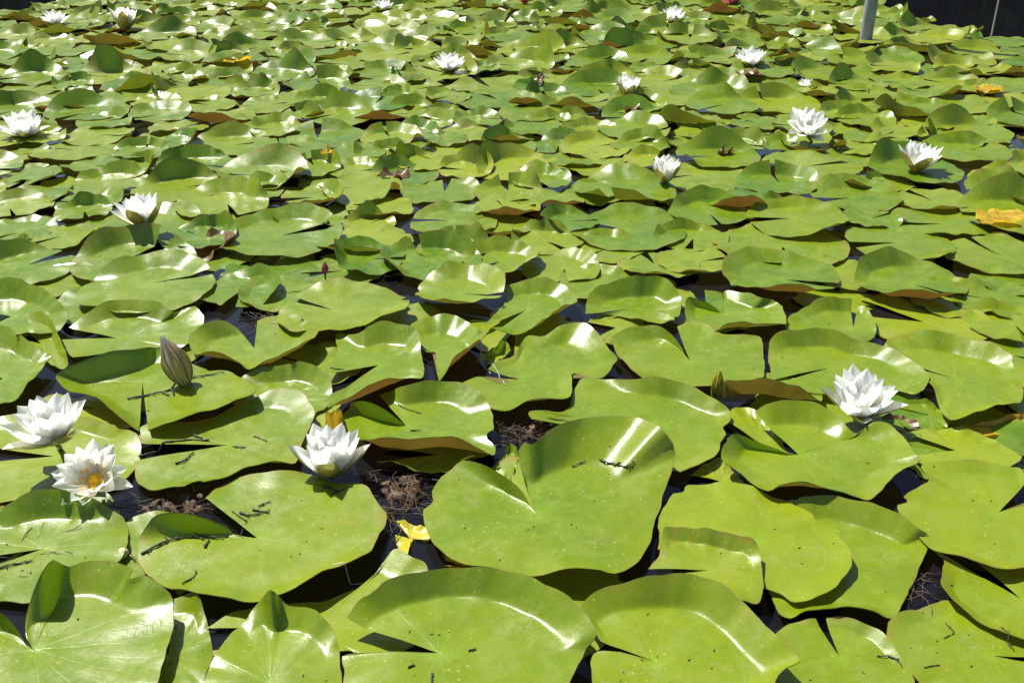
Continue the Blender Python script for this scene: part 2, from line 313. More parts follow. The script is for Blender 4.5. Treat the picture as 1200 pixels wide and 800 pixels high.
# ------------------------------------------------------------------ pads surveyed one by one
# tile origin (3x survey tiles of the pond), stalk, layer height mm, fold start, tint, underside, wear, label, outline "x,y,rise" ...
TILE = {'A1': (0, 533), 'A2': (300, 533), 'A3': (560, 533), 'A4': (800, 533), 'B1': (0, 333), 'B2': (300, 333), 'B3': (560, 333), 'B4': (800, 333)}
SURVEY = [
('A1', (150,325), 12, .70, .40, .4, .3, 'lily pad under the yellow-centred lily with a tall shiny rear rim', '-60,405 -120,440 -60,500 20,508 70,515 150,510 250,470 350,410 425,365 448,320 450,285 440,225 390,195,6 340,168,20 270,138,32 190,125,38 100,133,38 30,158,32 0,185,25 -70,230,10 -110,300 -100,365'),
('A1', (115,680), 26, .70, .50, .4, .3, 'big lily pad with an upright folded corner and a muddy notch, bottom left', '92,640 90,600,3 97,550,14 118,480,42 148,410,62 180,357,66 212,378,44 240,392,30 300,372,32 380,366,34 450,382,34 520,428,30 578,475,20 608,508,10 605,590 590,680 560,790 490,900 330,980 100,1000 -80,950 -150,860 -150,740 -110,600,20 -60,548,25 0,550,30 55,605,15 85,655,4'),
('A1', (590,700), 6, .74, .45, .4, .2, 'narrow visible strip of lily pad with a white lit tip between two larger pads', '612,505,10 690,490,18 715,540,10 735,620 745,700 727,765 700,850 600,950 480,950 430,860 440,700 500,560'),
('A1', (950,800), 30, .76, .55, .4, .2, 'lily pad with a dark triangular flap standing on its rear edge, bottom', '715,800 740,745 800,645 870,560,8 915,505,22 952,474,50 985,492,34 1018,528,22 1080,542,20 1150,590,15 1180,640,8 1196,720 1190,850 1100,960 950,1000 800,970 720,890'),
('A2', (200,600), 6, .76, .80, .4, .3, 'yellowish sunken lily pad overlapped by three bigger pads', '-170,610 -60,550 100,525 250,500 400,440 480,335,18 540,362,18 600,400,10 620,520 560,650 420,720 320,690 200,720 0,720 -150,700'),
('A2', (640,690), 26, .77, .55, .4, .3, 'large round lily pad with a long left slit and silver rear rim, bottom middle', '318,572,8 368,505,20 450,455,30 560,415,34 650,393,34 750,390,34 850,400,34 950,420,38 1050,465,38 1120,520,32 1172,590,22 1196,640,14 1155,690 1120,760 1080,830 980,900 800,960 600,970 420,930 320,840 308,740 305,697 450,690'),
('A1', (905,288), 20, .72, .60, .4, .5, 'large lily pad with one narrow shiny flap and a long black twig on it', '722,150 780,105 880,62,8 1010,52,8 1100,65 1180,95 1289,120 1329,170 1361,205 1339,260 1299,330,10 1229,365,20 1150,405,24 1080,445,22 1000,490,15 950,503,8 890,515,10 780,502,10 700,490,8 630,467,8 580,455,5 500,390,3 487,340,3 490,295,8 515,250,24 548,213,38 620,205,40 700,217,34 790,245,16'),
('B1', (800,560), 16, .74, .50, .4, .6, 'broad dirty lily pad strewn with black twigs left of the half-open lily', '490,560 500,505 600,492 730,470 800,440,5 895,388,18 960,362,26 1030,368,26 1075,395,20 1105,450,10 1085,510 1055,570 1035,622,6 960,620,14 870,637,18 790,675,16 690,712,10 600,717,8 530,715,5 480,680 470,620'),
('B2', (90,400), 8, .68, .45, .4, .4, 'small lily pad with a scalloped rear rim tucked behind the twig-strewn pad', '-80,420 -60,340,5 0,298,22 70,280,30 140,272,32 210,290,28 260,328,20 264,390,8 238,440 150,480 0,480 -70,450'),
('B1', (500,340), 18, .66, .50, .7, .3, 'lily pad carrying the brown flower bud, its two front edges folded up in a V', '488,514,6 400,452,24 325,385,30 230,365,10 195,320,22 240,290,36 360,255,44 450,230,44 515,218,34 560,215,20 640,258,5 740,302 830,322 885,355,18 896,378,30 830,398,32 740,432,32 620,482,25 520,512,10'),
('B1', (893,222), 15, .68, .55, .6, .5, 'lily pad with dark debris around its notch behind the brown flower bud', '905,130 960,105,8 1050,108,16 1108,152,28 1110,178,36 1040,215,36 960,255,30 895,298,14 866,306,10 825,264,26 760,236,30 690,240,18 665,205,12 690,160,24 750,130,34 800,135,24 838,158'),
('B1', (410,186), 14, .72, .50, .4, .3, 'oval lily pad with a bright rear rim and a dark wedge notch on its left', '240,152 262,135,8 300,100,20 380,65,30 470,55,32 560,65,30 610,90,18 660,75,18 700,92,18 716,130,8 690,180 650,215 560,218 480,227 350,250 270,262 240,240 218,192'),
('B1', (40,110), 20, .66, .40, .4, .2, 'lily pad at the left edge with a tall dark rear rim over white streak', '-150,70 -130,30,20 -80,-5,38 0,-18,42 60,-18,42 130,2,38 190,48,24 236,100,12 215,150,3 150,170 50,180 -80,170'),
('B1', (10,330), 20, .70, .45, .4, .2, 'lily pad at the left edge with a white lit crest, behind the raised lily', '-125,240,5 -100,200,18 -50,160,30 0,150,34 60,172,30 110,205,24 160,238,14 178,256,6 140,310,3 90,358,5 45,402,10 0,420 -60,430 -130,350'),
('B1', (145,205), 10, .60, .60, .4, .2, 'bright green lily pad standing steeply, narrow and nearly on edge', '75,150 92,110,22 130,97,28 178,125,24 215,200,15 238,275,5 195,287 140,245 95,195'),
('B1', (190,600), 8, .74, .75, .4, .4, 'wide yellow-green lily pad beneath the two neighbouring lilies', '-150,560 -100,500 0,468,8 100,450,5 200,455,12 300,463,20 400,488,20 462,518,14 492,560,6 490,620 450,680 380,720 250,740 100,760 0,770 -120,720 -165,640'),
('B2', (430,280), 18, .66, .45, .9, .2, 'lily pad with an orange-brown underside showing along its curled front edge', '240,312,5 285,245 280,195 290,172,8 360,165,24 400,140,36 460,130,40 530,145,36 568,170,26 582,245,5 587,322,8 520,325,28 440,345,38 370,375,38 300,410,34 252,432,26 262,385,10'),
('B2', (620,240), 14, .62, .45, .9, .2, 'lily pad whose right side is folded over to show a brown underside', '540,175,5 550,140,18 620,105,32 690,105,32 745,130,26 770,158,18 810,172,38 752,213,46 700,260,42 655,328,14 640,332 636,250 600,238 560,205'),
('B2', (528,494), 20, .70, .50, .85, .2, 'lily pad with a white shiny side flap and a broad brown upturned front edge', '432,388 470,375,10 520,358,28 600,338,36 680,335,36 750,355,32 790,385,26 822,430,12 835,520,4 838,592,5 790,570,20 720,540,36 640,535,40 560,545,40 480,542,40 400,550,32 350,540,16 320,500,6 302,432,10 340,412,28 410,425,34 470,455,22 512,485,5'),
('B2', (640,595), 6, .70, .45, .4, .4, 'thin shaded lily pad with a wavy curled edge under the brown-fronted pad', '420,620,5 520,640,16 580,655,16 640,657,14 690,640,24 728,612,30 790,604,18 840,590,5 800,560 700,545 550,545 440,575'),
('A3', (206,202), 24, .58, .50, .6, .3, 'large central lily pad with its whole rear half bent upright and a deep notch', '188,178 145,118,16 60,60,26 0,30,26 -60,20,22 -95,55,12 -140,95,5 -190,190,2 -170,280 -120,350 -50,385 50,400 150,420 235,425,4 320,402,16 420,402,18 485,420,8 560,370 600,300 620,230 640,190 662,110,8 692,20,14 690,-25,30 642,-85,55 580,-122,50 500,-142,54 400,-142,54 320,-122,54 250,-88,52 190,-45,50 150,-50,52 143,0,28 165,95,8'),
('A4', (260,300), 26, .80, .85, .4, .2, 'smooth yellow-green oval lily pad lying flat on top of a glossier pad', '-85,330 -80,215 -30,130 20,105 130,100 240,115 330,145 430,190,4 520,250,6 580,320,4 594,382 560,438 500,487 400,508 345,475 270,455 150,430 20,400'),
('A3', (810,400), 32, .78, .75, .4, .9, 'half-hidden lily pad speckled with yellow and orange spots', '600,400 635,350 650,280,8 660,255,16 700,245,20 760,250,22 850,265,24 920,285,24 970,310,18 992,360,6 1002,430 992,505 940,512 850,522 740,510 640,480 570,440'),
('A3', (622,720), 27, .74, .60, .6, .4, 'big glossy lily pad with a left slit and a brown curl on its right', '414,642,5 384,570,10 362,520,16 400,480,24 470,458,26 530,445,30 620,425,36 700,420,38 780,430,36 860,455,40 940,510,40 990,560,38 1045,630,34 1100,690,28 1128,722,30 1075,760,30 1045,800,26 1020,880,8 950,980 750,1030 550,1000 430,900 402,790 405,692 500,692'),
('A4', (552,704), 12, .76, .55, .4, .5, 'lily pad with a narrow dark slit pointing away, beside the glossy bottom pad', '503,571,5 560,572,8 640,590,12 700,620,12 760,690,8 802,750,3 808,830 740,930 600,1000 450,990 350,900 300,800 290,690 340,610 400,585 466,572,4'),
('A4', (1090,700), 10, .78, .60, .4, .5, 'lily pad in the lower right corner with dark scratches and a slit on its right', '1235,707 1250,660 1150,600 1040,540 940,500,4 868,518,6 800,548,6 745,570,4 722,610 728,680 790,750 850,800 950,900 1100,950 1250,920 1320,830 1275,735'),
('A4', (1190,500), 16, .80, .65, .6, .4, 'plain lily pad at the right edge with a dark gap on its near side', '875,330 920,370 908,440,10 930,490,12 980,535,8 1050,577,8 1200,642,8 1320,650 1420,560 1400,430 1250,380 1050,340 950,305'),
('A4', (1112,196), 23, .78, .70, .6, .4, 'wide smooth lily pad at the right edge with a dark triangular notch', '1210,88,6 1185,45,4 1150,42,6 1080,20,12 1000,14,14 900,20,8 840,30,4 866,90 830,120 757,165 760,200 800,245 870,312,6 960,342,14 1050,377,14 1135,411,8 1200,398,8 1280,400 1380,330 1400,220 1320,130 1225,165'),
('A4', (560,370), 14, .74, .60, .5, .3, 'glossy lily pad with a forked silver streak, under the smooth oval pad', '300,210 370,155,15 430,148,24 510,137,30 590,147,34 680,175,34 760,210,32 830,260,24 862,288,10 858,340 805,450 738,570,4 660,548,12 560,540,16 440,540,14 380,567,4 330,540 295,430 285,300'),
('B4', (408,594), 28, .72, .60, .6, .2, 'heart-shaped lily pad with two raised rounded lobes in front of an open lily', '255,448,8 300,420,30 380,408,36 470,415,36 540,450,30 590,508,14 622,522,8 670,490,20 730,495,24 780,540,18 820,615,12 822,632,6 770,645,14 720,695,8 662,752 610,737,6 540,720,20 430,705,26 340,710,22 300,730,10 230,680,8 160,627,12 136,600,14 150,550,26 178,520,28 260,555,14 360,590,4'),
('B4', (280,560), 8, .74, .75, .4, .3, 'small yellow-green lily pad seen through the notch of the heart-shaped pad', '150,480 180,435,6 240,428,12 300,480,8 360,570 420,640 300,650 200,610 150,540'),
('B3', (650,490), 16, .76, .50, .5, .3, 'broad lily pad with a long white streak behind the central upright pad', '190,475,10 178,452,12 210,440,10 300,440,3 360,345 450,335,8 540,335,20 650,330,28 740,345,32 800,375,30 850,410,22 886,450,8 880,510 852,560 832,608,8 740,642,10 690,650 500,600 340,500 300,472 240,468,6'),
('B3', (747,268), 18, .76, .50, .4, .5, 'two-lobed lily pad with a lit slit edge, left of the small yellow bud', '700,150,4 740,138,6 790,140,6 850,172,8 940,174,12 990,183,10 1003,240,3 1000,335 900,347 800,360 700,345 580,325 520,280 480,230 478,190,10 510,160,18 570,138,26 630,140,26 680,175,20 720,225,8'),
('B3', (150,330), 20, .72, .50, .6, .2, 'pointed lily pad with two silver patches left of the two-lobed pad', '35,300,5 70,265,8 130,240,10 170,190,8 230,185,10 290,148,26 360,138,30 420,168,26 470,228,14 490,262,4 440,325 400,330 335,318 325,390,8 250,397,20 170,407,22 110,440,12 50,430,5 -20,390 -60,360 0,325 70,348'),
('B2', (825,262), 6, .70, .75, .9, .6, 'small withered brown and yellow-tipped lily pad', '775,270 805,235,14 850,213,22 880,198,26 893,240,14 850,268 800,282'),
('B3', (560,85), 18, .66, .45, .5, .2, 'lily pad with a tall dark rear rim and white crest, centre of the pond', '378,100,4 388,45,14 428,2,32 490,-20,42 560,-30,46 640,-20,42 692,10,34 716,50,16 702,112,5 650,140,12 580,125,5 480,105 420,108'),
('B3', (485,150), 10, .80, .65, .4, .9, 'small dull lily pad flecked with debris', '388,130 405,112 440,98 500,97 580,118 560,165 470,212 425,185'),
('B3', (170,88), 16, .68, .45, .5, .2, 'lily pad with a silver bowl-shaped hollow and dark folded right edge', '0,148,8 60,110 95,60 100,10,15 150,-15,28 230,-20,32 300,0,26 338,40,20 345,58,26 272,95,34 230,130,28 160,170,16 100,165,14 50,155,14'),
('B3', (868,98), 16, .72, .50, .5, .3, 'lily pad with a folded notch and a darkly shaded front edge', '855,60 870,20,14 940,25,26 1000,45,26 1040,55,20 1066,82,12 1085,140,12 1040,135,20 960,130,26 880,142,22 830,165,12 780,150 735,112,8 728,70,18 745,45,26 800,65,18 845,90,5'),
('B4', (520,290), 14, .74, .45, .4, .4, 'wide lily pad behind the open lily with beaded light along its rear rim', '315,335 303,250 312,195,14 350,170,26 430,155,34 500,155,36 580,175,34 680,205,28 780,250,20 850,310,10 865,347,5 820,382,8 740,372 600,400 460,385 350,345'),
('B4', (960,330), 20, .74, .60, .6, .4, 'large lily pad right of the open lily with a high dented rear rim', '740,250,5 718,197,12 800,168,24 880,160,34 950,165,36 1000,190,30 1080,210,30 1150,250,22 1182,300,10 1196,380,5 1180,408,8 1100,432,16 1030,452,18 940,477,8 905,430,4 880,360,3 830,295'),
('B4', (850,130), 8, .82, .90, .4, .5, 'flat yellowish lily pad stretched between raised neighbours, right', '622,50 700,40,4 800,58 900,78 980,84,6 1050,104,6 1088,150 1060,192 900,205 760,200 690,172 648,115'),
('B4', (600,150), 12, .74, .45, .4, .2, 'lily pad split by a dark curved slit with a lit rear edge', '615,78,8 640,75,15 672,120,8 672,185 600,205 450,195 370,170 368,115,8 400,98,8 470,60,22 540,45,28 595,50,24'),
('B4', (300,355), 10, .52, .45, .65, .3, 'lily pad tipped up so only its brown underside shows, left of the open lily', '142,395,20 150,338,48 220,331,52 320,337,52 400,360,46 482,402,22 480,380 400,330 300,312 200,318 140,350'),
('B4', (960,580), 10, .80, .85, .4, .4, 'thin yellow-green lily pad running under the pad with the triangular notch', '780,520 850,508 960,505,4 1060,530,4 1182,592,4 1168,637 1080,655 950,645 850,640 800,600'),
('B4', (870,455), 5, .80, .35, .4, .3, 'small shaded lily pad between the open lily and the yellow leaf', '738,432 790,408,6 880,418,6 945,480 900,512 800,512 760,480'),
('B3', (860,690), 8, .80, .95, .4, .6, 'yellow blotched strip of lily pad between the central and heart-shaped pads', '738,668 850,612 905,660 950,710 1000,765 850,770 740,730'),
('B2', (885,635), 6, .80, .60, .4, .2, 'narrow green scrap of pad by the notch of the central pad', '842,648 868,600,6 892,560,14 922,592,8 912,640 890,695 862,680'),
]
# broader survey: tile origin, centre x,y, half width (3x pixels), rims 'direction+mm', layer, tint, underside
T4, T5, T6 = (0, 180), (400, 180), (800, 180)
BROAD = [
(T4,110,150,125,'r14',14,.5,.4),(T4,315,170,90,'br26',18,.4,.4),(T4,80,70,100,'b12',12,.5,.4),(T4,390,100,125,'b40',22,.4,.3),
(T4,780,172,150,'b62',26,.5,.7),(T4,500,252,185,'br30',12,.5,.4),(T4,1000,282,200,'b38',22,.4,.4),(T4,470,372,200,'b60',20,.45,.4),
(T4,530,462,215,'b34',26,.5,.4),(T4,850,480,140,'br34',18,.45,.4),(T4,100,392,160,'bl42',14,.4,.4),(T4,60,270,120,'b12',12,.5,.5),
(T4,220,290,60,'r20',10,.5,.4),(T4,1100,150,90,'br40,f20',22,.5,.6),(T4,985,490,76,'l18',16,.5,.4),(T4,380,525,180,'b10',8,.5,.4),(T4,190,455,60,'b20',6,.6,.4),
(T5,60,60,80,'b20',14,.5,.4),(T5,590,132,110,'b58',22,.5,.7),(T5,695,90,62,'b48',26,.3,.5),(T5,580,190,85,'f42',24,.6,.95),(T5,735,165,90,'f42',22,.6,.95),
(T5,390,238,150,'b16,f14',18,.5,.4),(T5,350,132,130,'br14',10,.4,.3),(T5,135,190,105,'f12',12,.95,.7),(T5,560,255,95,'b14,f20',16,.5,.5),
(T5,885,140,90,'b16',14,.5,.4),(T5,1010,265,190,'b24',18,.45,.4),(T5,720,305,80,'b32',16,.5,.4),(T5,310,375,165,'b46,l30',18,.45,.4),
(T5,100,365,90,'bl52',22,.35,.4),(T5,560,375,128,'b36,fr26',20,.5,.4),(T5,425,482,158,'br40,f30',26,.5,.5),(T5,0,545,210,'fr26,b12',24,.6,.4),
(T5,925,332,130,'b20',12,.5,.4),(T5,775,400,95,'br22',12,.5,.5),(T5,900,455,95,'b14',8,.6,.5),(T5,1115,392,110,'f16',14,.6,.4),(T5,400,330,80,'b50',16,.35,.5),
(T6,330,100,130,'b58',24,.4,.5),(T6,600,152,150,'b34',20,.45,.4),(T6,880,162,130,'f16',16,.5,.5),(T6,1110,122,110,'b40',18,.45,.4),
(T6,100,202,140,'b38',20,.45,.4),(T6,400,232,170,'b28,fr26',22,.5,.5),(T6,350,322,220,'f14',14,.65,.5),(T6,760,312,180,'fr16',18,.7,.4),
(T6,900,240,165,'f12',14,.65,.4),(T6,1100,352,170,'b6',20,.55,.4),(T6,350,432,190,'b30,f34',22,.5,.9),(T6,800,452,185,'bl40,f34',22,.55,.9),
(T6,560,420,110,'b6',10,.6,.4),(T6,50,380,110,'f16',16,.55,.5),(T6,30,300,85,'b30',14,.5,.4),(T6,940,510,75,'b16',12,.5,.4),(T6,1090,512,130,'b10',14,.55,.4),
(T6,1170,455,90,'f10',10,.5,.4),(T6,1160,600,110,'b20',12,.55,.4),
# 0,80 tiles
((0,80),90,380,125,'r16',14,.5,.4),((0,80),250,125,115,'f26,b8',18,.55,.8),((0,80),345,235,125,'r10',16,.6,.4),((0,80),260,290,140,'f14',14,.6,.4),
((0,80),330,340,100,'f16',16,.65,.4),((0,80),490,290,85,'b34',18,.45,.4),((0,80),680,340,125,'b46',20,.45,.5),((0,80),560,160,105,'b34',18,.45,.4),
((0,80),730,130,95,'b8',14,.6,.4),((0,80),630,205,95,'f14',16,.55,.4),((0,80),440,95,105,'b40',16,.4,.4),((0,80),970,210,95,'b34',18,.5,.4),
((0,80),900,190,110,'l10',14,.6,.3),((0,80),1000,290,150,'b16,f14',16,.6,.5),((0,80),880,60,85,'b38',18,.4,.5),((0,80),1090,345,100,'b50',18,.45,.5),
((0,80),940,130,95,'b12',12,.6,.4),((0,80),1090,100,110,'b14',14,.6,.4),((0,80),100,75,110,'f10',12,.6,.6),((0,80),240,90,85,'b14',10,.65,.4),((0,80),60,300,100,'b12',10,.6,.4),
((400,80),480,180,75,'b40',16,.45,.4),((400,80),400,300,115,'b6',12,.95,.3),((400,80),580,240,80,'f30',18,.6,.5),((400,80),725,190,75,'b30',16,.5,.4),
((400,80),870,220,95,'b30',16,.5,.4),((400,80),1050,270,95,'b46',18,.5,.4),((400,80),820,320,100,'f10',12,.6,.4),((400,80),150,165,95,'f46',18,.6,.95),
((400,80),670,115,85,'f40',18,.7,.7),((400,80),260,225,70,'b60',14,.25,.3),((400,80),140,300,95,'b40',14,.5,.4),((400,80),50,300,100,'b10',16,.5,.4),((400,80),220,100,70,'bl54',18,.3,.4),((400,80),930,350,120,'f8',10,.65,.4),((400,80),360,160,70,'b24',12,.5,.6),
((800,80),90,225,110,'b22',16,.5,.4),((800,80),260,190,85,'b14',14,.6,.4),((800,80),200,265,75,'b52',20,.35,.5),((800,80),640,180,100,'b36',20,.45,.4),
((800,80),680,245,100,'f14',16,.55,.4),((800,80),570,155,70,'b40',16,.4,.4),((800,80),880,140,85,'b24',16,.5,.4),((800,80),1000,130,115,'b20',12,.5,.4),
((800,80),780,50,85,'b24',16,.5,.3),((800,80),660,90,90,'b26',14,.5,.4),((800,80),340,60,125,'f10',12,.65,.4),((800,80),1000,290,135,'b44',20,.5,.5),
((800,80),850,200,90,'f18',14,.8,.9),((800,80),1150,60,110,'b6',10,.65,.4),((800,80),420,240,90,'b12',12,.6,.4),((800,80),560,320,90,'b8',12,.65,.4),((800,80),1120,190,90,'f10',12,.6,.4),
]
# ------------------------------------------------------------------ build the pads
PADS = []          # dict(V, F, at, pet, R, px, label, src)
X0, Y0, CELL = -6.0, 0.4, 0.02
cover = np.zeros((620, 620), bool)      # [iy, ix]
gx = X0 + (np.arange(620) + .5) * CELL; gy = Y0 + (np.arange(620) + .5) * CELL
def stamp(poly, test=False):
    P = np.asarray(poly)[:, :2]; x0, y0 = P.min(0); x1, y1 = P.max(0)
    ix = np.where((gx >= x0) & (gx <= x1))[0]; iy = np.where((gy >= y0) & (gy <= y1))[0]
    if not len(ix) or not len(iy): return None
    XX, YY = np.meshgrid(gx[ix], gy[iy]); ins = np.zeros(XX.shape, bool); n = len(P); j = n - 1
    for i in range(n):
        xi, yi, xj, yj = P[i, 0], P[i, 1], P[j, 0], P[j, 1]
        c = ((yi > YY) != (yj > YY)) & (XX < (xj - xi) * (YY - yi) / ((yj - yi) or 1e-9) + xi); ins ^= c; j = i
    sub = cover[iy[0]:iy[-1] + 1, ix[0]:ix[-1] + 1]
    if test: return (sub & ins).sum() / max(1, ins.sum())
    sub |= ins
def add_pad(pet, outline, zb, label=None, src='r', feat='', **kw):
    seed = rng.random(); kw.setdefault('seed', seed)
    V, Fc, at = pad_mesh('lily_pad', pet, outline, zb, **kw)
    O = np.asarray(outline); c = O[:, :2].mean(0)
    PADS.append(dict(V=V, F=Fc, at=at, c=(c[0], c[1], zb), px=project((c[0], c[1], zb)), label=label, src=src, feat=feat,
                     mat=kw.get('mat', 'pad'), tint=kw.get('tint', .5), w=np.ptp(O[:, 0])))
    stamp(O)

def unpix(tile, x, y): return tile[0] + x / 2.9985, tile[1] + y / 2.9985
for (tn, pt, layer, r0, tint, under, worn, label, txt) in SURVEY:
    t = TILE[tn]; zb = layer / 1000
    pts = []
    for tok in txt.split():
        q = [float(v) for v in tok.split(',')]; rise = (q[2] if len(q) > 2 else 0) / 1000
        if q[1] < pt[1] + 10: rise *= .80 if rise < .046 else .88        # the rear rims bend up gently
        else: rise *= .9
        X, Y = unpix(t, q[0], q[1]); g = ground(X, Y, zb + rise); pts.append((g[0], g[1], rise))
    pet = ground(*unpix(t, *pt), zb)[:2]
    add_pad(pet, spline(pts, 6), zb, label, 's', r0=r0, tint=tint, under=under, worn=worn, nth=120)

DIRS = dict(b=90, f=270, l=180, r=0, bl=135, br=45, fl=225, fr=315)
def disc_outline(c, R, notch, rims, seed, n=40, squash=1.0):
    """nearly round blade with a notch; rims: [(direction deg, rise m, spread deg)]"""
    q = random.Random(seed); ph = [q.uniform(0, 6.28) for _ in range(5)]; gap = math.radians(q.uniform(5, 22)); out = []
    for i in range(n):
        t = notch + gap / 2 + (2 * PI - gap) * i / (n - 1)
        r = R * (1 + .035 * math.sin(2 * t + ph[0]) + .025 * math.sin(3 * t + ph[1]) + .012 * math.sin(5 * t + ph[2]))
        e = min(i, n - 1 - i) / (n - 1) * 8
        r *= .90 + .10 * min(1, e)                      # rounded corners at the notch
        rise = 0
        for (d, h, sp) in rims:
            a = abs((math.degrees(t) - d + 180) % 360 - 180)
            if a < sp: rise += h * (.5 + .5 * math.cos(PI * a / sp)) ** .8
        lean = 1 - .22 * min(1, rise / R)              # a folded edge reaches less far out
        out.append((c[0] + math.cos(t) * r * lean, c[1] + math.sin(t) * r * lean * squash, rise))
    return out
for k, (t, X, Y, hw, rim, layer, tint, under) in enumerate(BROAD):
    x, y = unpix(t, X, Y); zb = layer / 1000; c = ground(x, y, zb); R = hw / 3 / px_per_m(y)
    R = min(max(R * 1.06, .09), .20); q = random.Random(k * 13 + 5); rims = []
    for tok in rim.split(','):
        d = tok.rstrip('0123456789'); h = float(tok[len(d):]) / 1000
        if d[0] == 'b' and h >= .03: rims.append((DIRS[d] + q.choice([-1, 1]) * q.uniform(45, 75), h * q.uniform(.4, .7), q.uniform(24, 40)))
        rims.append((DIRS[d] + q.uniform(-14, 14), min(h * .86, R * .33), q.uniform(62, 88)))
    pet = (c[0] + q.uniform(-.12, .12) * R, c[1] + q.uniform(-.12, .12) * R)
    add_pad(pet, disc_outline(c, R, q.uniform(0, 6.28), rims, k * 7 + 1), zb, None, 'b', rim, r0=q.uniform(.58, .74), tint=tint + q.uniform(-.26, .22),
            under=under, worn=q.uniform(.2, .6), nth=84, ripple=.003)

LIM = [(-900, 80), (-300, 24), (0, 13), (45, 11), (80, 3), (110, -5), (200, -26), (900, -26), (1000, -10), (1030, 13), (1070, 17), (1110, 28), (1145, 37), (1200, 50), (1500, 112), (2300, 260)]
def allowed(x, y, R):
    px, py = project((x, y + R * .9, 0)); 
    if y < .55: return False
    return py > 7 * (px > 980) + np.interp(px, [a for a, b in LIM], [b for a, b in LIM])
def visible_zone(x, y): return abs(x) < .42 + .56 * y
GAPS = [(165, 600, 75), (470, 580, 135), (500, 640, 50), (612, 508, 80), (1050, 498, 60), (1185, 512, 55), (322, 383, 50), (20, 715, 60), (735, 690, 45), (885, 545, 40), (1090, 690, 60), (720, 435, 45)]
for (R0, R1, maxcov, nt_) in ((.135, .165, .22, 2600), (.115, .15, .34, 4000), (.09, .125, .42, 5000), (.07, .10, .45, 4000), (.07, .105, .58, 5000), (.11, .16, .62, 2500), (.08, .12, .72, 2500)):
    for _ in range(nt_):
        y = .6 + 8.6 * rng.random(); x = (rng.random() * 2 - 1) * (.75 + .62 * y); R = rng.uniform(R0, R1)
        if not allowed(x, y, R): continue
        circ = [(x + R * math.cos(a), y + R * math.sin(a)) for a in np.linspace(0, 2 * PI, 20)[:-1]]
        cv = stamp(circ, True)
        if cv is None or cv > maxcov: continue
        px, py = project((x, y, 0)); q = rng.random(); rims = []; feat = ''
        if maxcov > .6 and py < 60: continue
        near = py > 300; flat = px > 850 and py < 150
        if any(math.hypot(px - gx_, (py - gy_) * 1.6) < gr_ for gx_, gy_, gr_ in GAPS): continue
        if near or maxcov > .6:
            zb = .0015 + .0025 * rng.random(); under = .4
            if .3 < maxcov < .6: continue
        else:
            zb = .006 + .020 * rng.random(); under = rng.uniform(.2, .6)
            if q < (.26 if flat else .58): rims.append((90 + rng.uniform(-42, 42), rng.uniform(.18, .34 if flat else .42) * R, rng.uniform(60, 85))); feat = 'b40'
            elif q < (.30 if flat else .70): rims.append((270 + rng.uniform(-40, 40), rng.uniform(.2, .42) * R, rng.uniform(50, 80))); under = rng.choice([.1, .3, .6, .9]); feat = 'f40'
            elif q < .80: rims.append((rng.uniform(0, 360), rng.uniform(.2, .4) * R, rng.uniform(60, 80))); feat = 's20'
            for _k in range(rng.choice([0, 1, 1, 2])): rims.append((90 + rng.uniform(-130, 130), rng.uniform(.12, .32) * R, rng.uniform(24, 50)))
        pet = (x + rng.uniform(-.15, .15) * R, y + rng.uniform(-.15, .15) * R)
        far = y > 3.2
        add_pad(pet, disc_outline((x, y), R, rng.uniform(0, 6.28), rims, rng.randrange(10 ** 6), n=36), zb, None, 'r', feat, r0=rng.uniform(.58, .76),
                tint=min(1.15, max(.06, rng.gauss(.52, .25))), under=under, worn=rng.choice([.2, .3, .4, .5, .7, 1.0]), nth=48 if far else 72, nr_=11, ripple=.004 if far else .003)

# ------------------------------------------------------------------ surface lookup for whatever lies on the pads
from mathutils.bvhtree import BVHTree
_v, _f = [], []
for p in PADS:
    o = len(_v); _v += p['V']; _f += [tuple(i + o for i in q) for q in p['F']]
BVH = BVHTree.FromPolygons(_v, _f)
def hit(x, y):
    a, b = (x - 600) / F_PX, (400 - y) / F_PX
    h = BVH.ray_cast(Vector((0, 0, CAM_H)), Vector((a, CP + b * SP, -SP + b * CP)))
    g = Vector(ground(x, y, 0))
    return (h[0], h[1]) if h[0] is not None and h[0].z > 0 else (g, Vector((0, 0, 1)))
def top_z(x, y):
    h = BVH.ray_cast(Vector((x, y, .5)), Vector((0, 0, -1)))
    return h[0].z if h[0] is not None and h[0].z > 0 else 0.

# ------------------------------------------------------------------ flowers
def petal_mesh(L, Wd, e0, curl, cup, mat, seed, nx=9, ny=5, tipround=.0, base_r=.07):
    q = random.Random(seed); V, Fc, al = [], [], []; tw = q.uniform(-.06, .06)
    x, z = base_r, 0.0; ds = L / (nx - 1)
    for i in range(nx):
        t = i / (nx - 1); e = math.radians(e0 + curl * t - 10 * max(0, t - .8) * 5 * q.uniform(-.2, 1))
        if i: x += ds * math.cos(e); z += ds * math.sin(e)
        w = Wd * (.30 + .70 * math.sin(PI * min(1, t * .93 + .04)) ** .6) * (1 - t ** 7 * (1 - tipround)) * (1 if t < .999 else .15)
        nx_, nz_ = -math.sin(e), math.cos(e)
        for j in range(ny):
            v = j / (ny - 1) * 2 - 1
            c = cup * w * v * v + tw * v * w * t
            V.append((x + nx_ * c, v * w, z + nz_ * c)); al.append(t)
    for i in range(nx - 1):
        for j in range(ny - 1):
            Fc.append((i * ny + j, (i + 1) * ny + j, (i + 1) * ny + j + 1, i * ny + j + 1))
    return mesh_of('petal', V, Fc, mat, attrs=dict(along=al))
